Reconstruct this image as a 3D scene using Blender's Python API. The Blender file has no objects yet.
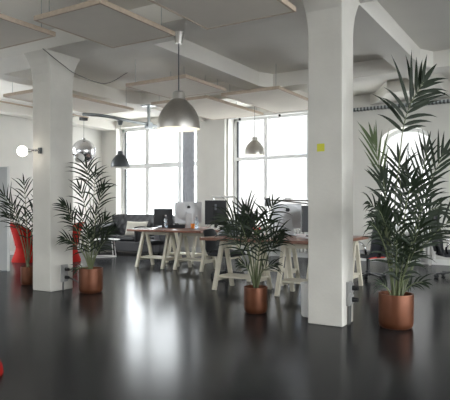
import bpy, bmesh, math, random
from mathutils import Vector, Matrix
random.seed(7)
S = bpy.context.scene
COL = S.collection
PI = math.pi
TH = math.radians(31.602)                      # yaw of the camera from the room's Y axis
RV = Vector((math.cos(TH), math.sin(TH), 0))   # camera right
FV = Vector((-math.sin(TH), math.cos(TH), 0))  # camera forward

# ------------------------------------------------------------------ materials
def lin(r, g, b):
    f = lambda c: (c/255/12.92) if c/255 <= .04045 else ((c/255+.055)/1.055)**2.4
    return (f(r), f(g), f(b), 1)

def mat(name, rgb, rough=.6, metal=0, var=0., scale=6., bump=0., bscale=60., rvar=0., spec=.5, trans=0., emit=None, aniso=0.):
    m = bpy.data.materials.new(name); m.use_nodes = True
    nt = m.node_tree; b = nt.nodes['Principled BSDF']
    c = lin(*rgb)
    b.inputs['Base Color'].default_value = c
    b.inputs['Roughness'].default_value = rough
    b.inputs['Metallic'].default_value = metal
    b.inputs['Specular IOR Level'].default_value = spec
    if trans: b.inputs['Transmission Weight'].default_value = trans
    if emit:
        b.inputs['Emission Color'].default_value = lin(*emit[:3]); b.inputs['Emission Strength'].default_value = emit[3]
    tc = nt.nodes.new('ShaderNodeTexCoord')
    if var or rvar:
        n = nt.nodes.new('ShaderNodeTexNoise'); n.inputs['Scale'].default_value = scale; n.inputs['Detail'].default_value = 5
        nt.links.new(tc.outputs['Object'], n.inputs['Vector'])
        if var:
            r = nt.nodes.new('ShaderNodeMapRange'); r.inputs[1].default_value = .3; r.inputs[2].default_value = .7
            r.inputs[3].default_value = 1-var; r.inputs[4].default_value = 1+var
            nt.links.new(n.outputs['Fac'], r.inputs[0])
            mx = nt.nodes.new('ShaderNodeVectorMath'); mx.operation = 'SCALE'
            mx.inputs[0].default_value = c[:3]
            nt.links.new(r.outputs[0], mx.inputs['Scale'])
            nt.links.new(mx.outputs[0], b.inputs['Base Color'])
        if rvar:
            r2 = nt.nodes.new('ShaderNodeMapRange'); r2.inputs[1].default_value = .3; r2.inputs[2].default_value = .7
            r2.inputs[3].default_value = rough-rvar; r2.inputs[4].default_value = rough+rvar
            nt.links.new(n.outputs['Fac'], r2.inputs[0]); nt.links.new(r2.outputs[0], b.inputs['Roughness'])
    if bump:
        n2 = nt.nodes.new('ShaderNodeTexNoise'); n2.inputs['Scale'].default_value = bscale; n2.inputs['Detail'].default_value = 4
        nt.links.new(tc.outputs['Object'], n2.inputs['Vector'])
        bp = nt.nodes.new('ShaderNodeBump'); bp.inputs['Strength'].default_value = bump; bp.inputs['Distance'].default_value = .02
        nt.links.new(n2.outputs['Fac'], bp.inputs['Height']); nt.links.new(bp.outputs[0], b.inputs['Normal'])
    return m

M = {}
M['plaster'] = mat('white plaster', (214,212,206), .75, var=.04, scale=1.5, bump=.05, bscale=25)
M['column'] = mat('column paint', (205,202,194), .55, var=.05, scale=3, bump=.1, bscale=30)
M['ceiling'] = mat('ceiling paint', (224,221,214), .7, var=.03, scale=1.2)
M['floor'] = mat('dark epoxy floor', (37,38,40), .2, var=.05, scale=.8, rvar=.02, bump=.008, bscale=5, spec=.5)
M['floor'].node_tree.nodes['Principled BSDF'].inputs['IOR'].default_value = 1.135
M['panel'] = mat('felt panel', (226,219,208), .9, var=.02, scale=4)
M['oak'] = mat('pale oak edge', (190,173,154), .6, var=.1, scale=20)
M['steel'] = mat('galvanised steel', (150,155,156), .4, 1, var=.08, scale=12)
M['alu'] = mat('brushed aluminium', (196,193,187), .36, .95, var=.04, scale=30)
M['aludark'] = mat('grey lamp enamel', (82,86,88), .4, .3)
M['inner'] = mat('white lamp lining', (240,238,232), .5)
M['bulb'] = mat('lit bulb', (255,250,240), .3, emit=(255,246,232,6))
M['dimbulb'] = mat('pale bulb glass', (215,214,210), .25)
M['chrome'] = mat('chrome', (190,190,190), .12, 1)
M['mirror'] = mat('mirror facets', (222,222,224), .16, .9)
M['blackplastic'] = mat('black plastic', (26,27,29), .45)
M['leather'] = mat('black leather', (40,41,45), .38, var=.1, bump=.06, bscale=80)
M['fabric'] = mat('dark seat fabric', (34,36,40), .75, var=.1)
M['red'] = mat('red upholstery', (140,22,15), .85, var=.05, spec=.15)
M['redlip'] = mat('red accent', (226,60,48), .5)
M['copper'] = mat('copper planter', (106,64,43), .45, .55, var=.14, scale=9, rvar=.08)
M['soil'] = mat('soil', (38,30,24), .95, var=.2, scale=40)
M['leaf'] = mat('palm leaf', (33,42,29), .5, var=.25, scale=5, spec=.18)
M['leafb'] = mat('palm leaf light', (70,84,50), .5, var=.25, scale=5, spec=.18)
M['stem'] = mat('palm stem', (96,104,72), .55, var=.2, scale=10)
M['wood'] = mat('red brown table wood', (128,82,62), .35, var=.15, scale=7)
M['beige'] = mat('painted trestle wood', (206,200,182), .6, var=.06, scale=8)
M['white'] = mat('white paint', (232,232,230), .45)
M['frame'] = mat('window frame paint', (232,233,233), .45)
M['gasket'] = mat('dark gasket', (52,54,56), .6)
M['imac'] = mat('satin aluminium computer', (222,224,227), .4, .2)
M['screenblack'] = mat('monitor back', (40,42,46), .5)
M['screenface'] = mat('dark screen', (14,15,18), .12)
M['paper'] = mat('paper', (232,231,226), .8)
M['yellow'] = mat('yellow paper', (205,202,72), .8)
M['orange'] = mat('orange plastic', (226,132,40), .5)
M['curtain'] = mat('grey curtain', (206,208,214), .9, var=.08, scale=10)
M['pillow'] = mat('linen pillow', (206,202,192), .9, var=.05, scale=20, bump=.1)
M['board'] = mat('grey white board', (184,186,186), .6, var=.02)
M['greyplastic'] = mat('grey plastic', (120,124,130), .35)
M['radiator'] = mat('radiator enamel', (200,199,195), .5)
M['socket'] = mat('grey socket plastic', (150,150,148), .5)
M['facade'] = mat('pale render facade', (108,106,104), .9, var=.02, scale=.5)
M['ground'] = mat('pale paving', (226,224,220), .9, var=.05, scale=1)
M['bluepane'] = mat('blue window glass', (88,95,104), .3)
M['yellowpane'] = mat('cream shutter', (112,100,72), .8)
M['cable'] = mat('grey cable', (92,92,90), .6)

def glass_mat(name, tint, gloss):
    m = bpy.data.materials.new(name); m.use_nodes = True; nt = m.node_tree; nt.nodes.clear()
    o = nt.nodes.new('ShaderNodeOutputMaterial'); mix = nt.nodes.new('ShaderNodeMixShader')
    t = nt.nodes.new('ShaderNodeBsdfTransparent'); g = nt.nodes.new('ShaderNodeBsdfGlossy')
    t.inputs[0].default_value = (*tint, 1); g.inputs['Roughness'].default_value = .05
    mix.inputs[0].default_value = gloss
    nt.links.new(t.outputs[0], mix.inputs[1]); nt.links.new(g.outputs[0], mix.inputs[2]); nt.links.new(mix.outputs[0], o.inputs[0])
    return m
M['glass'] = glass_mat('window glass', (.96,.97,.97), .06)
M['bottleglass'] = glass_mat('bottle plastic', (.72,.80,.86), .2)

# ------------------------------------------------------------------ helpers
def B(): return bmesh.new()
def box(bm, c, s, rz=0, rx=0, ry=0):
    m = Matrix.Translation(c) @ Matrix.Rotation(rz,4,'Z') @ Matrix.Rotation(ry,4,'Y') @ Matrix.Rotation(rx,4,'X') @ Matrix.Diagonal((*s,1))
    bmesh.ops.create_cube(bm, size=1, matrix=m); return bm
def bx(bm, x0,x1,y0,y1,z0,z1): return box(bm, ((x0+x1)/2,(y0+y1)/2,(z0+z1)/2), (x1-x0,y1-y0,z1-z0))
def bar(bm, p0, p1, w, h=None, up=(0,0,1)):
    p0, p1 = Vector(p0), Vector(p1); h = h or w
    d = p1-p0; z = d.normalized(); u = Vector(up)
    if abs(z.dot(u)) > .98: u = Vector((0,1,0))
    x = u.cross(z).normalized(); y = z.cross(x)
    m = Matrix.Translation((p0+p1)/2) @ Matrix((x,y,z)).transposed().to_4x4() @ Matrix.Diagonal((w,h,d.length,1))
    bmesh.ops.create_cube(bm, size=1, matrix=m); return bm
def ring_frame(pts, i):
    a = pts[max(i-1,0)]; b = pts[min(i+1,len(pts)-1)]
    return (b-a).normalized()
def tube(bm, pts, r, seg=8, r1=None, cap=True):
    pts = [Vector(p) for p in pts]; n = len(pts); rings = []; ref = None
    for i,p in enumerate(pts):
        t = ring_frame(pts,i)
        if ref is None: ref = Vector((0,0,1)) if abs(t.z) < .9 else Vector((1,0,0))
        x = (ref - t*ref.dot(t)).normalized(); ref = x; y = t.cross(x)
        rr = r if r1 is None else r+(r1-r)*i/(n-1)
        rings.append([bm.verts.new(p + x*rr*math.cos(2*PI*k/seg) + y*rr*math.sin(2*PI*k/seg)) for k in range(seg)])
    for a,b in zip(rings, rings[1:]):
        for k in range(seg): bm.faces.new((a[k],a[(k+1)%seg],b[(k+1)%seg],b[k]))
    if cap: bm.faces.new(rings[0][::-1]); bm.faces.new(rings[-1])
    return bm
def lathe(bm, prof, seg=32, c=(0,0,0), sx=1, sy=1):
    c = Vector(c); rings = []
    for r,z in prof:
        if r < 1e-5: rings.append([bm.verts.new(c+Vector((0,0,z)))])
        else: rings.append([bm.verts.new(c+Vector((r*sx*math.cos(2*PI*k/seg), r*sy*math.sin(2*PI*k/seg), z))) for k in range(seg)])
    for a,b in zip(rings, rings[1:]):
        for k in range(seg):
            k2 = (k+1)%seg
            if len(a)==1 and len(b)==1: continue
            if len(a)==1: bm.faces.new((a[0],b[k2],b[k]))
            elif len(b)==1: bm.faces.new((a[k],a[k2],b[0]))
            else: bm.faces.new((a[k],a[k2],b[k2],b[k]))
    return bm
def ball(bm, c, r, u=20, v=12, s=(1,1,1)):
    bmesh.ops.create_uvsphere(bm, u_segments=u, v_segments=v, radius=r, matrix=Matrix.Translation(c) @ Matrix.Diagonal((*s,1))); return bm
def prism(bm, poly, y0, y1, axis='Y'):
    f = (lambda a,b,t: (a,t,b)) if axis=='Y' else ((lambda a,b,t: (t,a,b)) if axis=='X' else (lambda a,b,t: (a,b,t)))
    v0 = [bm.verts.new(f(a,b,y0)) for a,b in poly]; v1 = [bm.verts.new(f(a,b,y1)) for a,b in poly]
    n = len(poly); bm.faces.new(v0); bm.faces.new(v1[::-1])
    for k in range(n): bm.faces.new((v0[k],v1[k],v1[(k+1)%n],v0[(k+1)%n]))
    return bm
def bez(p0,p1,p2,n=10):
    p0,p1,p2 = Vector(p0),Vector(p1),Vector(p2)
    return [p0*(1-t)**2 + p1*2*t*(1-t) + p2*t*t for t in [i/n for i in range(n+1)]]
def catmull(pts, n):
    q = [Vector(p) for p in pts]; q = [q[0]*2-q[1]]+q+[q[-1]*2-q[-2]]; m = len(q)-3; out = []
    for i in range(n+1):
        f = i/n*m; k = min(int(f),m-1); t = f-k; a,b,c,d = q[k:k+4]
        out.append(.5*(2*b+(c-a)*t+(2*a-5*b+4*c-d)*t*t+(3*b-a-3*c+d)*t**3))
    return out
def obj(name, bm, m, parent=None, smooth=False, bevel=0, sub=0):
    bmesh.ops.recalc_face_normals(bm, faces=bm.faces[:])
    me = bpy.data.meshes.new(name); bm.to_mesh(me); bm.free()
    me.materials.append(m if not isinstance(m,str) else M[m])
    o = bpy.data.objects.new(name, me); COL.objects.link(o)
    if parent: o.parent = parent
    if smooth:
        for p in me.polygons: p.use_smooth = True
        try: me.set_sharp_from_angle(angle=math.radians(42))
        except Exception: pass
    if bevel:
        b = o.modifiers.new('bevel','BEVEL'); b.width = bevel; b.segments = 2; b.limit_method = 'ANGLE'
    if sub:
        b = o.modifiers.new('sub','SUBSURF'); b.levels = sub; b.render_levels = sub
    return o
def tag(o, label, cat, group=None):
    o['label'] = label; o['category'] = cat
    if group: o['group'] = group
    return o
def thing(name, label, cat, loc=(0,0,0), rz=0, group=None):
    o = bpy.data.objects.new(name, None); COL.objects.link(o); o.empty_display_size = .1
    o.location = loc; o.rotation_euler = (0,0,rz)
    return tag(o, label, cat, group)
def struct(name, bm, m, parent=None, **k):
    o = obj(name, bm, m, parent, **k)
    if not parent: o['kind'] = 'structure'
    return o
def dup(root, loc, rz, label=None):
    def cp(o, parent):
        c = o.copy(); COL.objects.link(c); c.parent = parent
        for ch in [x for x in bpy.data.objects if x.parent == o]: cp(ch, c)
        return c
    r = cp(root, None); r.location = loc; r.rotation_euler = (0,0,rz)
    if label: r['label'] = label
    return r

# ------------------------------------------------------------------ room shell
YW = 12.5; XL = -12.2; XR = 6.0; YB = -4.0; ZC = 3.87; ZB = 3.6
bm = B(); bx(bm, XL-.4, XR+.4, YB-.4, YW+.5, -.2, 0); struct('floor', bm, 'floor')
bm = B(); bx(bm, XL-.4, XR+.4, YB-.4, YW+.5, ZC, ZC+.3); struct('ceiling', bm, 'ceiling')
# window wall with three openings
W1 = (-11.62,-8.62,.8,3.66); W2 = (-7.58,-4.6,.8,3.66); W3 = (-3.5,-2.4,.75,3.05)
bm = B(); y0, y1 = YW, YW+.45
bx(bm, XL-.4, W1[0], y0, y1, 0, ZC); bx(bm, W1[1], W2[0], y0, y1, 0, ZC)
bx(bm, -8.14, W2[0]-.06, y0-.1, y0, 0, ZC)
bx(bm, W2[1], W3[0], y0, y1, 0, ZC); bx(bm, W3[1], XR+.4, y0, y1, 0, ZC)
for w in (W1, W2): bx(bm, w[0], w[1], y0, y1, 0, w[2]); bx(bm, w[0], w[1], y0, y1, w[3], ZC)
bx(bm, W3[0], W3[1], y0, y1, 0, W3[2])
cx = (W3[0]+W3[1])/2; hw = (W3[1]-W3[0])/2; zs = 2.74; N = 20
arch = lambda k, g=0: (cx-(hw+g)*math.cos(PI*k/N), zs+(3.05-zs+g)*math.sin(PI*k/N))
for k in range(N):
    (xa,za),(xb,zb) = arch(k), arch(k+1)
    prism(bm, [(xa,za),(xb,zb),(xb,ZC),(xa,ZC)], y0, y1)
struct('wall_back', bm, 'plaster')
bm = B(); LW = [(5.2,8.2)]; last = YB  # unseen window opening, added to brighten the far end of the room
for a,b in LW:
    bx(bm, XL-.4, XL, last, a, 0, ZC); bx(bm, XL-.4, XL, a, b, 0, .5); bx(bm, XL-.4, XL, a, b, 3.6, ZC); last = b
bx(bm, XL-.4, XL, last, YW, 0, ZC); struct('wall_left', bm, 'plaster')
# unseen right and front walls; window openings placed and sized for fill light
def side_wall(name, axis, pos, a0, a1, wins, z0, z1):
    bm = B(); edges = [a0]
    def put(u0,u1,q0,q1):
        if axis=='X': bx(bm, pos, pos+.4, u0, u1, q0, q1)
        else: bx(bm, u0, u1, pos-.4, pos, q0, q1)
    last = a0
    for u0,u1 in wins:
        put(last,u0,0,ZC); put(u0,u1,0,z0); put(u0,u1,z1,ZC); last = u1
    put(last,a1,0,ZC); struct(name, bm, 'plaster')
RW = [(-3.7,.0),(.5,4.2),(4.7,8.4)]; FW = [(-11.0,-9.0),(-6.2,-4.8)]
side_wall('wall_right','X',XR,YB,YW,RW,.3,3.7)
side_wall('wall_front','Y',YB,XL-.4,XR+.4,FW,.8,3.5)

# ceiling beams: girder on the column line, joists across, girder in the last bay
bm = B(); bx(bm, XL, XR, 5.45, 6.1, ZB, ZC); struct('ceiling_beam', bm, 'ceiling')
for xr in (-11.65, -8.33, -4.95, -1.96, 1.3, 4.6):
    bm = B(); bx(bm, xr-.4, xr, 6.1, 9.6, ZB, ZC); bx(bm, xr-.4, xr, 10.05, YW, ZB, ZC)
    struct('ceiling_beam', bm, 'ceiling')
    bm = B(); bx(bm, xr-.4, xr, YB, 5.45, ZB, ZC); struct('ceiling_beam', bm, 'ceiling') if xr in (-11.65, 1.3) else bm.free()
bm = B(); bx(bm, XL, XR, 9.6, 10.05, ZB, ZC)
for xr in (-8.33,-4.95,-1.96):
    for sx in (0,):
        prism(bm, [(xr,9.3),(xr+.16,9.62),(xr,9.62)], ZB-.0, ZC, 'Z')
struct('ceiling_beam', bm, 'ceiling')
# plaster bulkhead with chamfered flanks over the arched window
bm = B(); prism(bm, [(-3.75,YW),(-3.55,12.3),(-3.05,11.35),(-2.55,11.35),(-2.36,11.6),(-2.36,YW)], ZB+.02, ZC, 'Z'); struct('trim_1', bm, 'ceiling')

# columns
def column(x0,x1,y0,y1,label):
    bm = B()
    prof = [(0,0),(3.15,0),(3.28,.01),(3.4,.035),(3.5,.075),(3.6,.13)]
    rings = []
    for z,f in prof:
        rings.append([bm.verts.new(v) for v in ((x0-f*.4,y0-f,z),(x1+f*.3,y0-f,z),(x1+f*.3,y1+f,z),(x0-f*.4,y1+f,z))])
    for a,b in zip(rings,rings[1:]):
        for k in range(4): bm.faces.new((a[k],a[(k+1)%4],b[(k+1)%4],b[k]))
    bm.faces.new(rings[0]); bm.faces.new(rings[-1])
    o = obj('column', bm, 'column', bevel=.012); o['kind'] = 'structure'; return o
column(-6.87,-6.47,5.55,5.99,''); column(-2.36,-1.965,5.57,5.93,'')

# windows
def window(n, w, mull, trans, arched=False):
    e = bpy.data.objects.new('window_%d'%n, None); COL.objects.link(e); e['kind'] = 'structure'
    x0,x1,z0,z1 = w; yf = YW+.28; d = .07
    bm = B()
    if not arched:
        for xa,xb in ((x0,x0+.1),(x1-.1,x1)): bx(bm, xa, xb, yf, yf+d, z0, z1)
        bx(bm, x0, x1, yf, yf+d, z1-.1, z1); bx(bm, x0, x1, yf, yf+d, z0, z0+.1)
    else:
        bx(bm, x0, x0+.09, yf, yf+d, z0, zs); bx(bm, x1-.09, x1, yf, yf+d, z0, zs); bx(bm, x0, x1, yf, yf+d, z0, z0+.09)
        for k in range(N):
            a,b,c_,d_ = arch(k), arch(k+1), arch(k+1,-.09), arch(k,-.09)
            prism(bm, [a,b,c_,d_], yf, yf+d)
    obj('window_frame', bm, 'frame', e, bevel=.008)
    bm = B()
    for xm,wd in mull: bx(bm, xm-wd/2, xm+wd/2, yf-.01, yf+d+.01, z0, (zs if arched else z1))
    for zt,ht in trans: bx(bm, x0, x1, yf-.02, yf+d+.01, zt-ht/2, zt+ht/2)
    obj('glazing_bar', bm, 'frame', e, bevel=.006)
    if not arched:
        bm = B(); bx(bm, x0+.1, x0+.135, yf-.01, yf+d, z0+.1, z1-.1); obj('gasket', bm, 'gasket', e)
    bm = B(); bx(bm, x0, x1, YW-.1, YW+.3, z0-.04, z0); obj('window_sill', bm, 'white', e, bevel=.008)
    bm = B()
    if arched:
        vs = [bm.verts.new((a,yf+.03,b)) for a,b in [(x0,z0)]+[arch(k) for k in range(N+1)]+[(x1,z0)]]; bm.faces.new(vs)
    else:
        vs = [bm.verts.new(v) for v in ((x0,yf+.03,z0),(x1,yf+.03,z0),(x1,yf+.03,z1),(x0,yf+.03,z1))]; bm.faces.new(vs)
    obj('pane', bm, 'glass', e)
window(1, W1, [(-10.62,.15),(-9.4,.15)], [(2.48,.15)])
window(2, W2, [(-6.6,.1),(-5.4,.08)], [(2.54,.09)])
window(3, W3, [(cx,.05)], [(2.0,.05)], True)
bm = B(); bx(bm, XL, XL+.02, YB, YW, 0, .1); struct('baseboard_left', bm, 'white')
bm = B(); bx(bm, W2[1], XR, YW-.02, YW, 0, .12); bx(bm, XL+.02, W2[1], YW-.02, YW, 0, .12); struct('baseboard_back', bm, 'white')

# the building across the street
bd = thing('building', 'pale building across the street seen through the windows', 'building', (0,0,0))
bm = B(); bx(bm, -23, 4, 34, 42, -6, 15); obj('wall', bm, 'facade', bd)
for i in range(8):
    for j in range(4):
        x = -21.4+i*3.2; z = -2.6+j*3.6
        if x > -12: continue
        bm = B(); bx(bm, x-.7, x+.7, 33.93, 34.02, z, z+2); f = obj('window', bm, 'bluepane' if (i*5+j*3)%7 in (2,5) else ('yellowpane' if (i+j)%4==1 else 'facade'), bd)
bm = B(); bx(bm, -60, 40, YW+1.5, 60, -6.2, -6.0); struct('street', bm, 'ground')

# ------------------------------------------------------------------ acoustic ceiling panels
def panel(x0,x1,y0,y1,label,z=3.38,wz=ZC):
    t = thing('acoustic_panel', label, 'ceiling panel', ((x0+x1)/2,(y0+y1)/2,z), 0, 'acoustic panels hung below the ceiling')
    a,b = (x1-x0)/2,(y1-y0)/2; h = .055; e = .03
    bm = B(); bx(bm, -a+e, a-e, -b+e, b-e, .004, h-.004); obj('felt_board', bm, 'panel', t)
    bm = B(); bx(bm,-a,a,-b,-b+e,0,h); bx(bm,-a,a,b-e,b,0,h); bx(bm,-a,-a+e,-b+e,b-e,0,h); bx(bm,a-e,a,-b+e,b-e,0,h)
    obj('edge_frame', bm, 'oak', t, bevel=.004)
    for sx in (-1,1):
        for sy in (-1,1):
            X,Y = (x0+x1)/2+sx*(a-.12),(y0+y1)/2+sy*(b-.12)
            top = ZC
            if 5.45<Y<6.1 or 9.6<Y<10.05: top = ZB
            for xr in (-11.65,-8.33,-4.95,-1.96):
                if xr-.4<X<xr and (Y>5.45): top = ZB
            bm = B(); tube(bm, [(sx*(a-.12),sy*(b-.12),h-.002),(sx*(a-.12),sy*(b-.12),top-z)], .004, 6); obj('wire', bm, 'steel', t)
panel(-5.06,-4.03,4.1,5.38,'pale hung ceiling panel above the large steel pendant lamp, nearest to its canopy')
panel(-3.57,-2.42,2.9,5.4,'hung ceiling panel at the top centre, just left of the near column')
panel(-6.55,-5.3,3.3,4.63,'hung ceiling panel cut by the top left edge of the photo')
panel(-9.12,-7.98,6.68,9.15,'hung ceiling panel behind the left column, above the mirror ball')
panel(-6.5,-5.2,7.23,8.5,'hung ceiling panel just behind the upper cord of the large pendant')
panel(-7.23,-5.84,8.82,11.2,'hung ceiling panel directly behind the shade of the large steel pendant')
panel(-5.5,-4.28,8.8,11.1,'brightly lit hung ceiling panel in front of the middle window')
# ------------------------------------------------------------------ pendants
def pendant(name, label, X, Y, ztop, zbot, dia, m, stemmed, bulb=True):
    t = thing('pendant_lamp', label, 'lamp', (X,Y,zbot), 0, 'bell shaped pendant lamps')
    R = dia/2; Hh = dia*.74
    prof = [(R,0),(R*1.0,.012)]
    for k in range(1,13):
        a = k/12; r = R*(1-.67*(a**2.3)); prof.append((r, .012+Hh*a*.9))
    prof += [(R*.3,Hh*.92)]
    inner = [(r-.006, z) for r,z in prof[::-1]]
    bm = B(); lathe(bm, prof, 40); obj('shade', bm, m, t, True)
    bm = B(); lathe(bm, [(max(r-.007,.01),z-.002 if z>.02 else z) for r,z in prof], 40); obj('shade_lining', bm, 'inner', t, True)
    bm = B(); z = Hh*.9
    lathe(bm, [(R*.0,z),(R*.24,z),(R*.3,z+.005),(R*.27,z+R*.36),(R*.2,z+R*.42),(0,z+R*.42)], 28); obj('neck', bm, m, t, True)
    zt = z+R*.42
    bm = B(); tube(bm, [(0,0,zt-.01),(0,0,ztop-zbot-.02)], .008 if stemmed else .005, 8); obj('cord', bm, 'aludark' if stemmed else 'cable', t)
    bm = B(); hh = .15 if stemmed else .09; rr = .075 if stemmed else .06; zz = ztop-zbot
    lathe(bm, [(0,zz-hh),(rr*.62,zz-hh),(rr,zz-.01),(rr,zz),(0,zz)], 24); obj('canopy', bm, m, t, True)
    bm = B(); ball(bm, (0,0,Hh*.33), R*.3); obj('bulb', bm, 'bulb' if bulb else 'dimbulb', t, True)
    return t
pendant('big','large brushed steel bell pendant lamp hanging nearest the camera', -4.33,5.86,ZB,2.31,.575,'alu',True)
pendant('dark','small dark grey pendant lamp in front of the left window', -8.1,8.84,3.118,2.12,.395,'aludark',False,False)
pendant('mid','small steel pendant lamp in front of the middle window', -5.67,10.45,ZC,2.39,.44,'alu',False)

# galvanised pipe with its hanger, and the rail on the left
t = thing('steel_pipe','galvanised steel pipe with a hanger carrying the small dark pendant','pipe',(-8.1,9.7,3.16))
bm = B(); tube(bm, bez((-.5,-1.45,.06),(0,-1.45,.02),(0,-.8,0),10)+[(0,.75,0)], .035, 12); obj('pipe', bm, 'steel', t, True)
bm = B(); bar(bm, (0,.1,-.05),(0,.1,ZB-3.16), .05); bx(bm,-.14,.14,-.02,.22,ZB-3.16-.02,ZB-3.16); obj('hanger', bm, 'steel', t)
bm = B(); bx(bm,-.055,.055,.02,.18,-.09,.05); obj('clamp', bm, 'steel', t)
t = thing('lighting_rail','white lighting rail along the ceiling at far left, mirror ball hung from its end','rail',(-9.26,7.6,3.3))
bm = B(); bx(bm,-.03,.03,-2.6,1.4,0,.05); obj('track', bm, 'white', t, bevel=.005)
bm = B(); bx(bm,.03,.05,-2.6,1.4,-.01,.02); obj('edge_strip', bm, 'oak', t)
for y in (-2.2,.9):
    bm = B(); tube(bm, [(0,y,.05),(0,y,ZC-3.3)], .006, 6); obj('wire', bm, 'steel', t)
# mirror ball
t = thing('mirror_ball','silver mirror ball hanging beside the left column','mirror ball',(-9.26,8.9,2.53))
bm = B(); ball(bm, (0,0,0), .265, 44, 26); obj('mirror_tiles', bm, 'mirror', t)
bm = B(); tube(bm, [(0,0,.26),(0,0,.72)], .004, 6); obj('wire', bm, 'cable', t)
bm = B(); lathe(bm, [(0,.265),(.03,.265),(.03,.3),(0,.3)], 16); obj('cap', bm, 'chrome', t)
bm = B(); bx(bm,-.07,.05,-.08,.08,.70,.77); obj('motor', bm, 'blackplastic', t, bevel=.01)

# spot lamps clamped on the left column
def spot(label, base, dirn, lit):
    t = thing('spot_lamp', label, 'lamp', base, 0, 'round bulb lamps on the left column')
    d = Vector(dirn); n = Vector((0,math.copysign(1,d.y),0))
    bm = B(); box(bm, n*.02, (.05,.04,.09)); obj('wall_bracket', bm, 'aludark', t, bevel=.006)
    j = n*.1
    bm = B(); tube(bm, [n*.03, j, j+d*.35], .012, 8); ball(bm, j, .02, 12, 8); obj('arm', bm, 'chrome', t, True)
    bm = B(); tube(bm, [j+d*.3, j+d*.55, j+d*.62], .025, 12, .034); obj('socket', bm, 'alu', t, True)
    bm = B(); ball(bm, j+d*1.0, .078, 24, 16); obj('bulb', bm, 'bulb' if lit else 'dimbulb', t, True)
spot('lit round bulb lamp on the left side of the left column', (-6.68,5.55,2.12), (-.12,-.14,-.02), True)
spot('unlit pale bulb lamp on the far side of the left column beside the mirror ball', (-6.55,5.99,2.1), (.03,.085,-.05), False)

# sockets on the columns, cable, sticky note
def sockets(label, x, y, z, cabs):
    t = thing('wall_sockets', label, 'sockets', (x,y,z), 0, 'socket blocks low on the columns')
    bm = B(); bx(bm, 0,.035,-.06,.06,-.13,.13); obj('back_box', bm, 'socket', t, bevel=.006)
    for dz in (-.062,.062):
        bm = B(); bx(bm,.035,.055,-.048,.048,dz-.05,dz+.05); o = obj('socket', bm, 'socket', t, bevel=.006)
        bm = B(); lathe(bm, [(0,0),(.028,0),(.022,.06),(0,.06)], 14)
        bmesh.ops.transform(bm, matrix=Matrix.Translation((.055,0,dz)) @ Matrix.Rotation(PI/2,4,'Y'), verts=bm.verts[:]); obj('plug', bm, 'blackplastic', o, True)
    for c in cabs:
        bm = B(); tube(bm, c, .012, 8); obj('cable', bm, 'cable', t, True)
sockets('grey wall sockets low on the left column', -6.47, 5.80, .26, [[(.02,-.02,-.12),(.015,-.02,-.255)],bez((.09,.0,-.06),(.16,.1,-.1),(.14,.3,-.24),8)])
sockets('grey wall sockets low on the right column beside the large palm', -1.965, 5.74, .34, [[(.02,-.02,-.12),(.014,-.02,-.33)],[(.02,.03,-.12),(.014,.03,-.33)]])
bm = B(); bx(bm,-2.25,-2.165,5.566,5.57,1.88,1.965); tag(obj('sticky_note', bm, 'yellow'), 'yellow paper note stuck on the right column', 'note')
bm = B(); tube(bm, catmull([(-6.45,5.39,3.59),(-6.4,5.72,3.42),(-6.4,6.02,3.33),(-6.75,7.0,3.42),(-7.15,8.0,3.865)],20), .007, 6)
tag(obj('ceiling_cable', bm, 'cable', None, True), 'thin dark cable sagging from the top of the left column', 'cable')

# cable tray on the window wall (right), track with spots over the middle window
slot = mat('slotted steel', (170,176,178), .4, .6); _n = slot.node_tree; _w = _n.nodes.new('ShaderNodeTexWave'); _w.inputs['Scale'].default_value = 4
_r = _n.nodes.new('ShaderNodeValToRGB'); _r.color_ramp.interpolation = 'CONSTANT'; _r.color_ramp.elements[0].color = lin(92,96,98); _r.color_ramp.elements[1].position = .45; _r.color_ramp.elements[1].color = lin(182,188,190)
_n.links.new(_n.nodes['Texture Coordinate'].outputs['Object'], _w.inputs[0]); _n.links.new(_w.outputs['Fac'], _r.inputs[0]); _n.links.new(_r.outputs[0], _n.nodes['Principled BSDF'].inputs['Base Color'])
t = thing('cable_tray','perforated metal cable tray across the wall above the arched window','cable tray',(-2.9,12.42,3.52))
bm = B(); bx(bm,-1.6,2.6,-.05,.06,-.035,-.02); bx(bm,-1.6,2.6,-.05,-.035,-.035,.035); obj('tray', bm, slot, t)
for k in range(3):
    bm = B(); bx(bm,-1.3+k*1.6,-1.26+k*1.6,-.05,.08,-.05,-.035); obj('bracket', bm, 'steel', t)
t = thing('ceiling_track','white light track with black fittings above the middle window','track',(-5.9,11.75,3.46))
bm = B(); bx(bm,-1.2,1.4,-.06,.06,.0,.06); obj('track', bm, 'white', t, bevel=.008)
for x in (-.9,.2,1.0):
    bm = B(); lathe(bm, [(0,-.05),(.028,-.05),(.025,0),(0,0)], 16, (x,0,0)); obj('spot_head', bm, 'blackplastic', t, True)
for x in (-1.0,.9):
    bm = B(); tube(bm, [(x,0,.06),(x,0,ZC-3.46)], .01, 8); obj('rod', bm, 'steel', t)

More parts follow.
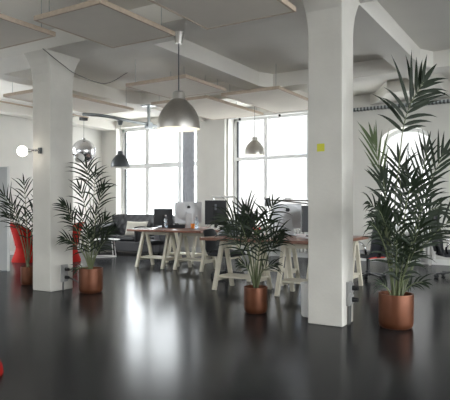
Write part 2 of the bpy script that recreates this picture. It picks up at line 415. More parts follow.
# curtain at the right end of the left window
bm = B(); n = 40; pts = []
for k in range(n+1):
    x = -9.06+k*.4/n; pts.append((x, YW-.06+.03*math.sin(k*.95)))
for zA,zB in ((.95,3.6),):
    a = [bm.verts.new((x,y,zA)) for x,y in pts]; b = [bm.verts.new((x,y,zB)) for x,y in pts]
    a2 = [bm.verts.new((x,y+.006,zA)) for x,y in pts]; b2 = [bm.verts.new((x,y+.006,zB)) for x,y in pts]
    for k in range(n):
        bm.faces.new((a[k],a[k+1],b[k+1],b[k])); bm.faces.new((a2[k],b2[k],b2[k+1],a2[k+1]))
        bm.faces.new((a[k],a2[k],a2[k+1],a[k+1])); bm.faces.new((b[k],b[k+1],b2[k+1],b2[k]))
t = thing('curtain','grey curtain hanging at the right end of the left window','curtain',(0,0,0))
obj('cloth', bm, 'curtain', t, True)
bm = B(); tube(bm, [(-9.15,YW-.06,3.61),(-8.55,YW-.06,3.61)], .012, 8); bx(bm,-8.58,-8.55,YW-.06,YW,3.6,3.62); obj('curtain_rod', bm, 'steel', t)

# radiators under the windows
def radiator(label, xc, w, z0, h, n):
    t = thing('radiator', label, 'radiator', (xc, YW-.16, z0), 0, 'ribbed radiators under the windows')
    for k in range(n):
        x = -w/2+(k+.5)*w/n
        bm = B(); bx(bm, x-w/n*.34, x+w/n*.34, -.07,.07, 0, h); obj('rib', bm, 'radiator', t, bevel=.01)
    bm = B(); tube(bm, [(-w/2,0,.06),(w/2,0,.06)], .022, 8); tube(bm, [(-w/2,0,h-.06),(w/2,0,h-.06)], .022, 8); obj('header_pipe', bm, 'radiator', t, True)
    for s in (-1,1):
        bm = B(); bx(bm, s*w*.4-.02, s*w*.4+.02, -.05,.05,-z0,0.01); obj('foot', bm, 'radiator', t)
radiator('white ribbed radiator under the arched window', -2.85, 1.15, .14, .58, 13)
radiator('white ribbed radiator under the middle window', -5.6, 1.7, .14, .58, 18)

# ------------------------------------------------------------------ palms
def leaflet(bm, p, d, side, L, w, droop, n=5):
    d = d.normalized(); nrm = d.cross(side)
    wv = (nrm.cross(d)) if nrm.length > 1e-4 else Vector((0,0,1))
    wv = d.cross(nrm).normalized() if nrm.length > 1e-4 else Vector((0,0,1))
    wv = side - d*side.dot(d)
    if wv.length < 1e-3: wv = Vector((0,0,1)) - d*d.z
    wv.normalize()
    prev = None; pos = p.copy(); dd = d.copy()
    for i in range(n+1):
        t = i/n; ww = w*(.35+2.2*t)*(1-t)**.75 if t < 1 else 0.0
        ww = w*min(1,.3+3*t)*(1-t**2.2)
        up = dd.cross(wv).normalized()
        if i < n: row = [bm.verts.new(pos-wv*ww/2), bm.verts.new(pos+up*ww*.12), bm.verts.new(pos+wv*ww/2)]
        else: row = [bm.verts.new(pos)]
        if prev:
            if len(row)==3: bm.faces.new((prev[0],prev[1],row[1],row[0])); bm.faces.new((prev[1],prev[2],row[2],row[1]))
            else: bm.faces.new((prev[0],prev[1],row[0])); bm.faces.new((prev[1],prev[2],row[0]))
        prev = row; pos = pos + dd*(L/n)
        dd = (dd + Vector((0,0,-droop*(.4+t)/n*2))).normalized()
    return bm

def frond(parent, pts, start, npair, L, w, ang=50, droop=.35, facing=None, m='leaf', r=.009, asym=(1,1)):
    """pts: quadratic control points in plant space (x right, y away, z up); leaflets from fraction start to the tip"""
    P = bez(*pts, n=24) if len(pts) == 3 else catmull(pts, 24)
    bm = B(); tube(bm, P, r, 6, r*.35); st = obj('stalk', bm, 'stem', parent, True)
    bm = B(); facing = Vector(facing or (0,-1,.25)).normalized()
    rnd = random.Random(hash((round(pts[2][0],3),round(pts[2][2],3),npair)) & 0xffff)
    npair = max(3,round(npair*(.8 if npair > 5 else 1)))
    for i in range(npair):
        f = start + (1-start)*(i+.5)/npair
        q = f*24; k = min(int(q),23); p = P[k].lerp(P[k+1], q-k)
        T = (P[k+1]-P[k]).normalized(); sv = T.cross(facing).normalized(); u = (i+.5)/npair
        Ls = L*(.62+.75*u*(1.15-u)*1.6) * (1-.35*u**3)
        a = math.radians(ang*(1-.55*u))
        for s in (-1,1):
            aa = a*rnd.uniform(.75,1.25)
            d = T*math.cos(aa) + sv*s*math.sin(aa) + facing*rnd.uniform(-.22,.15)
            leaflet(bm, p, d, facing.cross(d), Ls*rnd.uniform(.8,1.25)*1.08, w*.62, (droop+.12)*rnd.uniform(.6,2.0))
    leaflet(bm, P[-1], (P[-1]-P[-2]).normalized(), facing.cross(P[-1]-P[-2]), L*.6, w*.8, droop)
    obj('leaf_blade', bm, m, st, True)

def pot(parent, R, H):
    bm = B(); lathe(bm, [(0,0),(R*.84,0),(R*.94,.02),(R*.985,.06),(R,H-.01),(R*.985,H),(R*.93,H),(R*.92,H-.06),(0,H-.06)], 40)
    obj('pot', bm, 'copper', parent, True)
    bm = B(); lathe(bm, [(0,H-.045),(R*.9,H-.05)], 24); obj('soil', bm, 'soil', parent)

def palm(label, loc, R, H, u0, vb, s, fr, tufts=()):
    """fr rows in photo-scale plant units: stalk base x, bend (x,z), tip (x,z), depth, start, pairs, length, width, angle, droop, material"""
    t = thing('potted_palm', label, 'plant', loc, TH, 'potted palms in copper pots')
    pot(t, R, H)
    cx_ = lambda u: (u-u0)/s; cz_ = lambda v: (vb-v)/s
    for f in fr:
        (bu,bv),(mu,mv),(tu,tv),dy,st,n,L,w,ang,dr = f[:10]
        m = f[10] if len(f) > 10 else 'leaf'; fc = f[11] if len(f) > 11 else None
        frond(t, ((cx_(bu),random.uniform(-.04,.04),cz_(bv)),(cx_(mu),dy*.35,cz_(mv)),(cx_(tu),dy,cz_(tv))), st, n, L/s, w/s, ang, dr, fc, m)
    return t

# large palm (right): 94 px per metre in the photo
R_ = 396; VB = 327
fr = [
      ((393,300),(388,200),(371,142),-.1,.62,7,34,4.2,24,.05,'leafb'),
      ((396,300),(404,210),(402,160),.1,.66,8,34,5,60,.25),
      ((399,300),(412,230),(427,150),.0,.66,9,34,4.4,38,.1),
      ((400,300),(412,220),(449,152),.15,.7,8,40,5.4,36,.2),
      ((394,300),(385,222),(368,210),-.42,.62,7,27,4.2,42,.5),
      ((394,300),(388,225),(375,180),-.3,.7,7,30,5,30,.15),
      ((400,300),(415,205),(446,208),.2,.55,10,40,4.5,55,.7),
      ((399,300),(415,240),(446,218),-.2,.6,8,36,4.2,45,.6),
      ((400,300),(418,255),(440,228),.2,.6,8,34,4,45,.5),
      ((396,300),(398,215),(402,185),-.3,.55,10,36,5,65,.5),
      ((394,300),(387,250),(377,207),-.25,.55,9,28,4.6,45,.5),
      ((396,300),(405,250),(420,196),-.2,.55,10,36,4.8,58,.55),
      ((397,300),(402,262),(408,226),-.35,.45,9,34,4.6,55,.6),
      ((394,300),(386,262),(390,222),-.3,.45,9,32,4.6,55,.6),
      ((398,300),(408,240),(414,172),.25,.6,10,36,4.6,50,.4),
      ((394,300),(390,245),(384,226),.2,.55,8,22,4.4,55,.6),
      ((399,300),(408,262),(418,240),.1,.55,8,20,4,50,.5),
      ((394,300),(384,212),(357,204),-.5,.66,6,24,3,34,.7),
      ((393,300),(384,235),(360,222),-.45,.62,6,22,3,34,.7),
      ((395,300),(394,262),(388,238),-.3,.3,8,18,4.4,52,.8),
      ((399,300),(402,268),(408,246),-.25,.3,8,18,4.4,52,.8),
      ((397,300),(398,272),(399,250),-.2,.3,8,22,4.4,58,.8),
      ((402,298),(409,280),(420,281),-.1,.4,4,16,3,45,.5),
      ((392,298),(386,284),(377,282),-.1,.4,4,14,3,45,.4),
      ((401,298),(404,270),(412,286),.1,.5,4,14,3,45,.6)]
palm('large potted palm in a copper pot right of the near column', (-1.49,5.9,0), .182, .36, R_, VB, 94, fr)
q = lambda u,v,y: ((u-396)/94, y, (327-v)/94)
lp = [o for o in bpy.data.objects if o.name == 'potted_palm'][0]
frond(lp, (q(397,300,0), q(393,215,-.05), q(396,160,-.12), q(399,128,-.15), q(407,104,-.14), q(420,84,-.1)), .54, 13, 43/94, 7/94, 54, .2, (.15,-1,.1), 'leaf')
# palm beside the left column: 67 px per metre
fr = [((91,270),(93,215),(86,167),.05,.84,6,22,3,60,.5),
      ((92,270),(93,210),(96,176),-.05,.72,7,24,2.8,65,.6),
      ((91,270),(92,225),(80,188),.0,.72,6,20,2.8,40,.3),
      ((91,270),(93,225),(101,188),.1,.7,7,20,2.8,40,.35),
      ((90,270),(85,225),(72,205),-.4,.68,7,17,2.8,38,.35),
      ((90,270),(85,235),(75,218),-.3,.64,6,15,2.6,45,.5),
      ((92,270),(97,235),(107,219),-.1,.64,7,17,2.6,45,.4),
      ((92,270),(96,242),(110,231),.1,.6,6,15,2.6,45,.5),
      ((90,270),(85,242),(71,237),-.35,.66,5,14,2.6,35,.3),
      ((91,270),(88,240),(84,215),-.15,.5,8,20,2.8,50,.4),
      ((91,270),(95,240),(99,213),-.2,.5,8,20,2.8,50,.4),
      ((90,270),(86,250),(76,243),-.1,.5,6,16,2.6,50,.6),
      ((92,270),(97,250),(107,240),-.1,.5,6,16,2.6,50,.6),
      ((91,270),(91,250),(91,228),-.25,.4,8,18,2.8,55,.5),
      ((90,270),(84,265),(78,268),-.1,.5,4,10,1.8,45,.4),
      ((91,270),(90,245),(88,236),.2,.4,8,18,2.8,60,.5)]
palm('potted palm in a copper pot just right of the left column', (-5.97,5.88,0), .178, .36, 91, 292, 67, fr)
# palm in front of the desks: 82 px per metre
fr = [((257,290),(258,228),(274,205),.05,.7,8,20,3,60,.5),
      ((255,290),(248,222),(226,218),-.15,.58,9,28,3.2,45,.6),
      ((255,290),(250,235),(226,222),.1,.5,9,24,3.2,45,.6),
      ((257,290),(264,238),(280,232),-.1,.6,7,20,3,45,.6),
      ((256,290),(253,236),(246,211),.1,.68,7,26,3.6,35,.2),
      ((256,290),(256,240),(256,220),-.2,.6,9,28,3.4,60,.6),
      ((255,290),(246,250),(228,232),-.2,.5,8,22,3,45,.5),
      ((258,290),(265,250),(279,240),-.1,.6,7,18,3,45,.5),
      ((255,290),(251,245),(240,222),-.2,.45,9,26,3.4,55,.6),
      ((258,290),(262,245),(268,222),-.2,.45,9,26,3.4,55,.6),
      ((257,290),(259,265),(274,263),-.2,.5,6,16,2.2,40,.5),
      ((255,290),(251,265),(240,262),-.2,.5,6,14,2.2,40,.5),
      ((256,290),(257,255),(260,238),-.3,.45,8,22,3.2,60,.6)]
palm('potted palm in a copper pot in front of the trestle desks', (-3.15,5.83,0), .145, .31, 256, 312, 82, fr)
# palm behind the left column: 61 px per metre
fr = [((28,268),(27,215),(24,184),0,.6,8,18,2.2,50,.5),
      ((27,268),(22,225),(6,196),-.1,.6,8,20,2.3,45,.4),
      ((28,268),(33,215),(40,186),.1,.6,8,18,2.2,45,.4),
      ((27,268),(20,225),(4,216),.1,.55,8,18,2.2,40,.4),
      ((28,268),(26,228),(16,205),-.2,.55,8,20,2.3,50,.4),
      ((28,268),(32,232),(36,208),-.1,.5,8,18,2.3,50,.5),
      ((28,268),(30,240),(30,216),-.2,.5,8,18,2.3,55,.5),
      ((28,268),(31,250),(38,236),.1,.5,6,14,2.2,50,.5)]
palm('potted palm in a copper pot half hidden behind the left column', (-7.44,5.92,0), .115, .29, 28, 285, 61, fr)

# ------------------------------------------------------------------ trestle desks
def desk(label, x0, x1, y0, y1, tx, ty, zt=.8, tl=.66):
    t = thing('trestle_desk', label, 'desk', ((x0+x1)/2,(y0+y1)/2,0), 0, 'white trestle desks with red brown tops')
    ox,oy = (x0+x1)/2,(y0+y1)/2
    bm = B(); bx(bm, x0-ox, x1-ox, y0-oy, y1-oy, zt-.045, zt); obj('tabletop', bm, 'wood', t, bevel=.004)
    for yy in ty:
        X,Y = tx-ox, yy-oy; h = zt-.045
        bm = B(); bx(bm, X-tl/2-.04, X+tl/2+.04, Y-.055, Y+.055, h-.08, h); tr = obj('trestle', bm, 'beige', t, bevel=.004)
        for sx in (-1,1):
            for sy in (-1,1):
                bm = B(); bar(bm, (X+sx*tl/2, Y+sy*.05, h-.03), (X+sx*(tl/2+.01), Y+sy*.27, .0), .055, .06, (1,0,0)); obj('leg', bm, 'beige', tr, bevel=.003)
            bm = B(); bar(bm, (X+sx*(tl/2-.02), Y-.22, .17), (X+sx*(tl/2-.02), Y+.22, .17), .03, .05); obj('crossbar', bm, 'beige', tr)
        bm = B(); bx(bm, X-tl/2-.02, X+tl/2+.02, Y-.19, Y+.19, .19, .215); obj('shelf', bm, 'beige', tr)
desk('nearest trestle desk, behind the palm in the middle of the room', -4.76,-3.63,6.98,8.7, -4.16,(7.27,8.35))
desk('trestle desk partly hidden by the near column', -3.61,-2.63,6.98,8.7, -3.08,(7.25,8.35), tl=.68)
desk('farthest left trestle desk, in front of the black sofa', -7.72,-6.76,8.62,10.4, -7.22,(9.02,10.05), tl=.66)
desk('trestle desk carrying the computer and bottle, left of the palm', -6.74,-5.85,8.62,10.4, -6.26,(9.04,10.05), tl=.62)

# computers
def all_in_one(label, loc, rz, w=.56):
    t = thing('desktop_computer', label, 'computer', loc, rz, 'silver all in one computers seen from behind')
    h = w*.78; z0 = .1
    bm = B(); prism(bm, [(-w/2,z0),(w/2,z0),(w/2,z0+h),(-w/2,z0+h)], -.012, .012)
    for f in bm.verts: pass
    c = obj('case', bm, 'imac', t, bevel=.008)
    bm = B(); lathe(bm, [(0,-.045),(.12,-.04),(.22,-.022),(.265,-.012)], 36, (0,0,0), w/.56, w/.56*.72)
    bmesh.ops.transform(bm, matrix=Matrix.Translation((0,0,z0+h*.52)) @ Matrix.Rotation(-PI/2,4,'X') , verts=bm.verts[:])
    bmesh.ops.transform(bm, matrix=Matrix.Diagonal((1,-1,1,1)), verts=bm.verts[:])
    for v in bm.verts: v.co.y = -abs(v.co.y)
    obj('back_bulge', bm, 'imac', t, True)
    bm = B(); bx(bm, -w/2+.02, w/2-.02, .0122, .0135, z0+.09, z0+h-.02); obj('screen', bm, 'screenface', t)
    bm = B(); bx(bm, -.05,.05,-.05,-.008,z0+h*.45-.03,z0+h*.45+.05); bar(bm, (0,-.045,z0+h*.45),(0,-.15,.008), .15, .012, (0,1,0)); bx(bm,-.095,.095,-.2,.03,0,.012); obj('stand', bm, 'imac', t, bevel=.004)
    # fruit shaped mark with a bite and a leaf
    bm = B(); cz = z0+h*.76; pts = []
    for k in range(36):
        a = 2*PI*k/36; r = .036*(1+.1*math.cos(2*a)-.12*math.exp(-((a-PI/2)/.35)**2)-.07*math.exp(-((a-3*PI/2)/.3)**2))
        x,z = r*math.cos(a), r*math.sin(a)
        if (x-.046)**2+(z-.006)**2 < .019**2:
            ang2 = math.atan2(z-.006,x-.046); x,z = .046+.019*math.cos(ang2), .006+.019*math.sin(ang2)
        pts.append((-x, cz+z))
    prism(bm, pts, -.05,-.047); prism(bm, [(.002,cz+.04),(-.004,cz+.052),(-.016,cz+.058),(-.012,cz+.046)], -.05,-.047)
    obj('rear_mark', bm, 'screenblack', t)
    return t
all_in_one('silver all in one computer seen from behind, right of the potted palm', (-3.9,8.3,.8), math.radians(48), .54)
all_in_one('silver all in one computer seen from behind, beside the orange cup and bottles', (-6.98,9.8,.8), math.radians(44), .60)

def monitor(label, loc, rz, w, h, lift=.08):
    t = thing('monitor', label, 'monitor', loc, rz, 'black monitors on the desks')
    bm = B(); bx(bm,-w/2,w/2,-.02,.02,lift,lift+h); obj('case', bm, 'screenblack', t, bevel=.006)
    bm = B(); bx(bm,-w/2+.02,w/2-.02,.0201,.022,lift+.02,lift+h-.02); obj('screen', bm, 'screenface', t)
    bm = B(); bx(bm,-.03,.03,-.06,-.018,.012,lift+h*.6); obj('neck', bm, 'blackplastic', t)
    bm = B(); bx(bm,-.12,.12,-.13,.07,0,.014); obj('foot', bm, 'blackplastic', t, bevel=.004)
    return t
monitor('black monitor on the far left desk beside the water bottle', (-7.52,9.6,.8), math.radians(40), .42, .37, .05)
m2 = monitor('black monitor with a pale centre strip and white lamp bar behind it', (-6.33,9.9,.8), math.radians(36), .46, .52)
bm = B(); bx(bm,-.022,.022,-.024,-.0195,.1,.52); obj('centre_strip', bm, 'greyplastic', m2)
monitor('dark grey monitor behind the palm leaves in the middle', (-4.55,8.1,.8), math.radians(30), .30, .30, .05)
monitor('black monitor cut off by the near column', (-3.36,8.2,.8), math.radians(62), .5, .42, .07)

# tube desk lamps
def tube_lamp(label, loc, rz, h, L):
    t = thing('desk_lamp', label, 'lamp', loc, rz, 'white bar lamps over the monitors')
    bm = B(); lathe(bm, [(0,0),(.09,0),(.09,.015),(0,.02)], 24); obj('base', bm, 'white', t, True)
    bm = B(); tube(bm, [(0,0,.015),(0,0,h*.55),(-.03,0,h)], .011, 10); obj('arm', bm, 'chrome', t, True)
    bm = B(); tube(bm, [(-.06,0,h),(L,0,h+.0)], .021, 12); obj('lamp_bar', bm, 'white', t, True)
    for x in (-.06,L):
        bm = B(); tube(bm, [(x-.015,0,h),(x+.015,0,h)], .029, 12); obj('end_cap', bm, 'white', t, True)
tube_lamp('white bar lamp over the black monitor, left of the middle window', (-6.5,10.15,.8), math.radians(32), .68, .42)
t = thing('desk_lamp','long two arm desk lamp stretching over the silver computer beside the near column','lamp',(-3.5,8.45,.8),0,'white bar lamps over the monitors')
bm = B(); lathe(bm, [(0,0),(.09,0),(.09,.02),(0,.025)], 24); obj('base', bm, 'white', t, True)
bm = B(); tube(bm, [(0,0,.02),(0,0,.57)], .012, 8); obj('post', bm, 'white', t, True)
d = -RV
for dz,l,a in ((.60,.72,.03),(.545,.66,.09)):
    bm = B(); tube(bm, [Vector((0,0,dz-.03)), d*l+Vector((0,0,dz+a-.05))], .011, 8); obj('arm', bm, 'chrome', t, True)
bm = B(); p = d*.74+Vector((0,0,.62)); lathe(bm, [(.05,-.14),(.045,-.06),(.02,0),(0,0)], 18, p); obj('lamp_head', bm, 'aludark', t, True)
bm = B(); box(bm, d*.4+Vector((0,0,.6)), (.12,.035,.035), TH); obj('joint', bm, 'white', t, bevel=.006)

# bottles, cup, papers
def bottle(label, loc):
    t = thing('water_bottle', label, 'bottle', loc, 0, 'clear water bottles on the desks')
    bm = B(); lathe(bm, [(0,0),(.036,0),(.04,.01),(.039,.08),(.036,.1),(.04,.12),(.039,.17),(.03,.21),(.014,.245),(.013,.265)], 24); obj('body', bm, 'bottleglass', t, True)
    bm = B(); lathe(bm, [(0,.262),(.017,.262),(.017,.285),(0,.285)], 16); obj('cap', bm, 'white', t, True)
bottle('clear water bottle beside the left black monitor', (-7.22,9.3,.8))
bottle('clear water bottle in front of the silver computer on the far desk', (-6.4,9.28,.8))
t = thing('storage_box','black box lying under the silver computer on the far desk','box',(-7.0,9.5,.8),TH)
bm = B(); bx(bm,-.26,.12,-.05,.05,0,.075); obj('case', bm, 'screenblack', t, bevel=.006)
bm = B(); lathe(bm, [(0,0),(.04,0),(.048,.1),(.044,.1),(.037,.008),(0,.008)], 20); o = obj('cup', bm, 'orange', None, True); o.location = (-6.72,9.6,.8); tag(o,'orange cup on the far desk below the silver computer','cup')
t = thing('lidded_tub','small red tub on the desk behind the palm','tub',(-4.3,8.0,.8),TH)
bm = B(); lathe(bm, [(0,0),(.055,0),(.06,.09),(0,.09)], 20); obj('tub', bm, 'leafb', t, True)
bm = B(); lathe(bm, [(0,.09),(.064,.09),(.064,.12),(0,.13)], 20); obj('lid', bm, 'redlip', t, True)
def papers(label, loc, rz, n, a=.21, b=.3):
    t = thing('paper_stack', label, 'papers', loc, rz, 'loose papers on the desks')
    for k in range(n):
        bm = B(); box(bm, (random.uniform(-.02,.02),random.uniform(-.02,.02),.004+k*.008), (a,b,.008), random.uniform(-.2,.2)); obj('sheet', bm, 'paper', t)
papers('loose white papers at the right end of the far desks', (-6.0,9.3,.8), .3, 4)
papers('white papers on the left end of the far left desk', (-7.5,8.95,.8), .1, 2)
papers('white papers in front of the silver computer near the column', (-3.9,7.6,.8), .5, 2)
def keyboard(label, loc, rz):
    t = thing('keyboard', label, 'keyboard', loc, rz, 'white keyboards on the desks')
    bm = B(); bx(bm,-.215,.215,-.06,.06,0,.012); obj('tray', bm, 'imac', t, bevel=.004)
    bm = B()
    for i in range(14):
        for j in range(4): bx(bm,-.205+i*.0295,-.181+i*.0295,-.053+j*.027,-.031+j*.027,.012,.017)
    obj('keys', bm, 'white', t)
keyboard('white keyboard beside the monitor cut off by the near column', (-3.15,7.75,.8), math.radians(80))
# grey shell shaped bag on the near desk
t = thing('bag','dark grey soft bag slumped on the near desk beside the palm','bag',(-4.55,7.55,.8),TH)
bm = B(); ball(bm, (0,0,.08), .2, 24, 14, (1,.6,.42)); 
for v in bm.verts: v.co.z = max(v.co.z+(.05*math.sin(v.co.x*9) if v.co.z > .03 else 0),0)
obj('body', bm, 'greyplastic', t, True)
bm = B(); tube(bm, bez((-.16,0,.1),(0,-.05,.34),(.15,0,.08),12), .012, 8); obj('handle', bm, 'greyplastic', t, True)

# ------------------------------------------------------------------ seating
def star_base(t, m, zc=.42, r=.31):
    bm = B(); tube(bm, [(0,0,.1),(0,0,zc)], .03, 12); obj('gas_column', bm, 'blackplastic', t, True)
    bm = B()
    for k in range(5):
        a = 2*PI*k/5+.3; bar(bm, (0,0,.11),(r*math.cos(a),r*math.sin(a),.075), .05,.03)
    lathe(bm, [(0,.07),(.05,.07),(.045,.16),(0,.16)], 16); b = obj('star_base', bm, m, t, bevel=.006)
    for k in range(5):
        a = 2*PI*k/5+.3; c = Vector((r*math.cos(a),r*math.sin(a),.032))
        bm = B()
        for s in (-1,1): 
            q = Vector((-math.sin(a+.6),math.cos(a+.6),0))*.018*s
            tube(bm, [c+q*.4, c+q*1.6], .032, 12)
        tube(bm, [c, c+Vector((0,0,.05))], .012, 6); obj('caster', bm, 'blackplastic', b)
def pad(bm, prof, w, wt, seg=10):
    """shell from a side profile of (y,z,thickness) with half width tapering from w to wt"""
    rows = []; n = len(prof)
    for i,(y,z,th) in enumerate(prof):
        a = prof[max(i-1,0)]; b = prof[min(i+1,n-1)]; T = Vector((0,b[0]-a[0],b[1]-a[1])).normalized(); nn = Vector((0,-T.z,T.y))
        hw = w+(wt-w)*i/(n-1); row = []
        for k in range(seg*2):
            ang = 2*PI*k/(seg*2); cx,sx = math.cos(ang), math.sin(ang)
            ex = math.copysign(abs(cx)**.55, cx)*hw; et = math.copysign(abs(sx)**.7, sx)*th/2
            cv = (abs(ex)/max(hw,.01))**2*.04
            row.append(bm.verts.new(Vector((ex,y,z)) + nn*(et-cv)))
        rows.append(row)
    for a,b in zip(rows,rows[1:]):
        for k in range(seg*2): bm.faces.new((a[k],a[(k+1)%(seg*2)],b[(k+1)%(seg*2)],b[k]))
    bm.faces.new(rows[0]); bm.faces.new(rows[-1][::-1])
def office_chair(label, loc, rz, m='leather', basem='blackplastic', backh=1.18, arms=True, accent=True):
    t = thing('office_chair', label, 'chair', loc, rz, 'swivel office chairs')
    star_base(t, basem)
    bm = B(); pad(bm, [(-.27,.44,.05),(-.24,.455,.09),(0,.46,.1),(.2,.455,.1),(.25,.45,.06)], .25,.25); obj('seat', bm, m, t, True)
    if accent:
        bm = B(); bx(bm,-.2,.2,-.22,.22,.385,.412); obj('seat_pan', bm, 'redlip', t, bevel=.01)
    else:
        bm = B(); bx(bm,-.2,.2,-.22,.22,.385,.412); obj('seat_pan', bm, 'blackplastic', t, bevel=.01)
    H = backh-.5
    bm = B(); pad(bm, [(.23,.47,.05),(.26,.5+.1*H,.08),(.27,.5+.35*H,.08),(.30,.5+.65*H,.07),(.34,.5+.9*H,.06),(.36,.5+H,.03)], .25,.17); obj('backrest', bm, m, t, True)
    bm = B(); tube(bm, [(0,.05,.4),(0,.28,.42),(0,.33,.6)], .022, 8); obj('back_bracket', bm, 'blackplastic', t, True)
    if arms:
        for s in (-1,1):
            P = bez((s*.25,.2,.46),(s*.36,.32,.62),(s*.3,.1,.67),8)+bez((s*.3,.1,.67),(s*.3,-.24,.70),(s*.27,-.16,.45),8)[1:]
            bm = B(); tube(bm, P, .018, 10); obj('armrest', bm, 'chrome', t, True)
office_chair('black leather high back office chair left of the large palm', (-2.86,9.42,0), math.radians(-118), backh=1.24)
office_chair('dark office chair with looped arms at the right edge of the photo', (-1.6,10.37,0), math.radians(118), 'fabric', 'blackplastic', 1.2, True, False)
office_chair('black office chair pushed under the nearest desk behind the palm', (-5.1,8.35,0), math.radians(90), 'fabric','blackplastic', .86, False, False)
office_chair('black office chair between the far desks and the sofa', (-8.0,9.75,0), math.radians(80), 'fabric','blackplastic', .80, False, False)
office_chair('office chair with a white star base behind the far desks', (-6.9,11.15,0), math.radians(20), 'fabric','white', .78, False, False)

# black tufted sofa with pillow
t = thing('sofa','black tufted leather sofa in front of the left window','sofa',(-9.82,11.35,0))
bm = B(); bx(bm,-1.15,1.15,-.42,.4,.06,.34); obj('base', bm, 'leather', t, bevel=.03)
for k in range(3):
    bm = B(); x = -.95+k*.64; bx(bm,x,x+.62,-.46,.2,.34,.48); obj('seat_cushion', bm, 'leather', t, True, bevel=.05)
bm = B(); nx,nz = 40,12; grid = []
for j in range(nz+1):
    row = []
    for i in range(nx+1):
        x = -1.12+2.24*i/nx; z = .42+.62*j/nz
        off = .022*(math.cos(i*PI/2+ (j//3%2)*PI)*math.cos(j*PI/1.5))
        row.append(bm.verts.new((x, .2+.12*(z-.42)-off, z - (.09*max(0,abs(x)-.85)**2*8 if j==nz else 0))))
    grid.append(row)
for j in range(nz):
    for i in range(nx): bm.faces.new((grid[j][i],grid[j][i+1],grid[j+1][i+1],grid[j+1][i]))
r = bmesh.ops.extrude_face_region(bm, geom=bm.faces[:])
bmesh.ops.translate(bm, vec=(0,.16,0), verts=[g for g in r['geom'] if isinstance(g,bmesh.types.BMVert)])
obj('backrest', bm, 'leather', t, True)
for s in (-1,1):
    bm = B(); bx(bm, s*1.07-.1, s*1.07+.1, -.44,.42,.08,.62); ra = B(); tube(bm, [(s*1.07,-.45,.64),(s*1.07,.42,.7)], .12, 16); obj('armrest', bm, 'leather', t, True, bevel=.02); ra.free()
for sx in (-1,1):
    for sy in (-1,1):
        bm = B(); tube(bm, [(sx*1.05,sy*.34,0),(sx*1.05,sy*.34,.07)], .025, 10, .035); obj('leg', bm, 'blackplastic', t, True)
bm = B(); bmesh.ops.create_grid(bm, x_segments=14, y_segments=10, size=1)
def puff(bm, w, h, th):
    top = [v for v in bm.verts]; r = bmesh.ops.duplicate(bm, geom=bm.faces[:]); low = [g for g in r['geom'] if isinstance(g,bmesh.types.BMVert)]
    for v in top+low:
        x,y = v.co.x,v.co.y; k = ((1-x**4)*(1-y**4))**.5 if abs(x)<1 and abs(y)<1 else 0
        pinch = 1-.08*(1-abs(x)**2)*0; s = 1 if v in topset(top) else -1
        v.co = Vector((x*w/2*(1-.06*(1-y*y)*abs(x)), s*th/2*k, y*h/2*(1-.08*(1-x*x)*abs(y))))
    bmesh.ops.remove_doubles(bm, verts=bm.verts[:], dist=.0005)
_cache = {}
def topset(top):
    k = id(top)
    if k not in _cache: _cache[k] = set(top)
    return _cache[k]
puff(bm, .74, .4, .17)
o = obj('pillow', bm, 'pillow', None, True); o.location = (-9.75,11.27,.67); o.rotation_euler = (-.3,0,0); tag(o,'pale linen pillow leaning on the black sofa','pillow')

# white oval coffee table
t = thing('coffee_table','white oval coffee table with thin wire legs behind the palm','table',(-9.75,10.0,0),TH)
bm = B(); lathe(bm, [(0,.42),(.42,.42),(.44,.43),(.44,.44),(.42,.45),(0,.45)], 48, (0,0,0), 1, .6); obj('tabletop', bm, 'white', t, True)
for sx in (-1,1):
    for sy in (-1,1):
        bm = B(); tube(bm, [(sx*.26,sy*.13,.42),(sx*.3,sy*.17,.02)], .012, 8); obj('leg', bm, 'white', t, True)
bm = B(); tube(bm, [(.34*math.cos(a*PI/16),.2*math.sin(a*PI/16),.014) for a in range(33)], .013, 8); obj('base_ring', bm, 'white', t, True)

# red hourglass chairs
def red_chair(label, loc, rz):
    t = thing('red_chair', label, 'chair', loc, rz, 'red sculpted lounge chairs')
    secs = [(0,.36,.34),(.04,.355,.335),(.15,.31,.3),(.28,.27,.27),(.38,.27,.27),(.44,.3,.3)]
    bm = B(); lathe(bm, [(0,0)]+[(a,z) for z,a,b in secs]+[(.28,.455),(0,.46)], 36); obj('seat_pedestal', bm, 'red', t, True)
    bm = B(); rows = []
    for j in range(13):
        f = j/12; z = .36+.55*f; rr = .285+.09*f**1.6; span = PI*(.62-.1*f**3); row = []
        for i in range(25):
            u = -1+2*i/24; a = PI/2+u*span; dip = .16*abs(u)**2.5*f
            row.append(bm.verts.new((rr*math.cos(a), rr*math.sin(a)+.06*f, z-dip)))
        rows.append(row)
    inner = [[bm.verts.new(Vector((v.co.x*.86, (v.co.y-.0)*.86, v.co.z-.005))) for v in row] for row in rows]
    for g,fl in ((rows,0),(inner,1)):
        for j in range(12):
            for i in range(24):
                q = (g[j][i],g[j][i+1],g[j+1][i+1],g[j+1][i]); bm.faces.new(q if not fl else q[::-1])
    for j in range(12):
        for i in (0,24): bm.faces.new((rows[j][i],inner[j][i],inner[j+1][i],rows[j+1][i]))
    for i in range(24):
        bm.faces.new((rows[12][i],rows[12][i+1],inner[12][i+1],inner[12][i])); bm.faces.new((rows[0][i],inner[0][i],inner[0][i+1],rows[0][i+1]))
    obj('backrest', bm, 'red', t, True)
red_chair('red sculpted lounge chair seen left of the left column', (-10.48,8.34,0), math.radians(150))
red_chair('red sculpted lounge chair just right of the left column behind the palm', (-9.78,8.82,0), math.radians(-60))
red_chair('red lounge chair of which only the foot shows at the bottom left edge', (-3.92,2.43,0), math.radians(150))

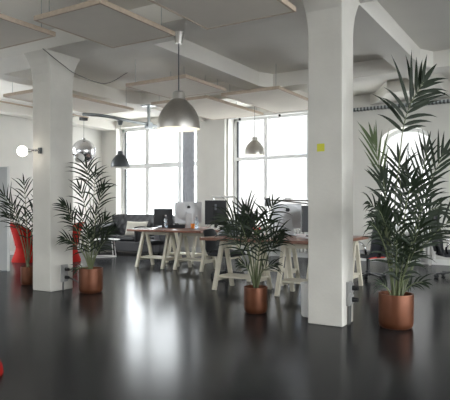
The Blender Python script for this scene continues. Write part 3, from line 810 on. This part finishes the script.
# white board partition at the far left
t = thing('partition_board','pale grey free standing partition board at the left edge','partition',(-9.26,6.89,0),TH)
bm = B(); bx(bm,-1.5,0,-.03,.03,.02,2.05); obj('board', bm, 'board', t, bevel=.004)
bm = B(); bx(bm,0,.03,-.035,.035,0,2.06); obj('edge_post', bm, 'white', t)
bm = B(); bx(bm,-1.4,-1.3,-.25,.25,0,.025); bx(bm,-.12,-.02,-.02,.02,0,.03); obj('foot', bm, 'steel', t)
# white waste bin beside the near column
t = thing('waste_bin','slim white bin standing at the left foot of the near column','bin',(-2.5,5.95,0))
bm = B(); lathe(bm, [(0,0),(.085,0),(.095,.02),(.1,.38),(.092,.38),(.085,.03),(0,.03)], 28); obj('bin_body', bm, 'white', t, True)
bm = B(); lathe(bm, [(.092,.372),(.106,.372),(.106,.39),(.092,.39)], 28); obj('rim', bm, 'white', t, True)

# ------------------------------------------------------------------ light
w = bpy.data.worlds.new('sky'); S.world = w; w.use_nodes = True; nt = w.node_tree
bg = nt.nodes['Background']; bg.inputs[0].default_value = (.93,.97,1,1); bg.inputs[1].default_value = 3.6
tc = nt.nodes.new('ShaderNodeTexCoord'); gr = nt.nodes.new('ShaderNodeSeparateXYZ'); mr = nt.nodes.new('ShaderNodeMapRange')
mr.inputs[1].default_value = -.12; mr.inputs[2].default_value = .12; mr.inputs[3].default_value = .48; mr.inputs[4].default_value = 1.0
mul = nt.nodes.new('ShaderNodeMath'); mul.operation = 'MULTIPLY'; mul.inputs[1].default_value = 8
nt.links.new(tc.outputs['Generated'], gr.inputs[0]); nt.links.new(gr.outputs['Z'], mr.inputs[0]); nt.links.new(mr.outputs[0], mul.inputs[0]); nt.links.new(mul.outputs[0], bg.inputs[1])
def portal(loc, rot, sx, sy):
    l = bpy.data.lights.new('daylight_portal','AREA'); l.shape = 'RECTANGLE'; l.size = sx; l.size_y = sy; l.cycles.is_portal = True
    o = bpy.data.objects.new('daylight_portal', l); COL.objects.link(o); o.location = loc; o.rotation_euler = rot
for w_ in (W1,W2,W3):
    portal(((w_[0]+w_[1])/2, YW+.5, (w_[2]+w_[3])/2), (-PI/2,0,0), w_[1]-w_[0], w_[3]-w_[2])
for a,b in RW: portal((XR+.45,(a+b)/2,1.7),(0,PI/2,0),2.8,b-a)
for a,b in LW: portal((XL-.45,(a+b)/2,2.05),(0,-PI/2,0),3.1,b-a)
for a,b in FW: portal(((a+b)/2,YB-.45,2.15),(PI/2,0,0),b-a,2.7)

# ------------------------------------------------------------------ camera
cam = bpy.data.cameras.new('camera'); co = bpy.data.objects.new('camera', cam); COL.objects.link(co)
cam.sensor_width = 36; cam.lens = 544.5/450*36; cam.shift_y = 5/450
co.location = (0,0,1.3); co.rotation_euler = (PI/2,0,TH); cam.clip_start = .05; cam.clip_end = 200
S.camera = co
S.view_settings.view_transform = 'Standard'; S.view_settings.look = 'None'; S.view_settings.gamma = 1; S.view_settings.exposure = .55
S.cycles.use_denoising = True
S.cycles.max_bounces = 10; S.cycles.diffuse_bounces = 6; S.cycles.transparent_max_bounces = 12
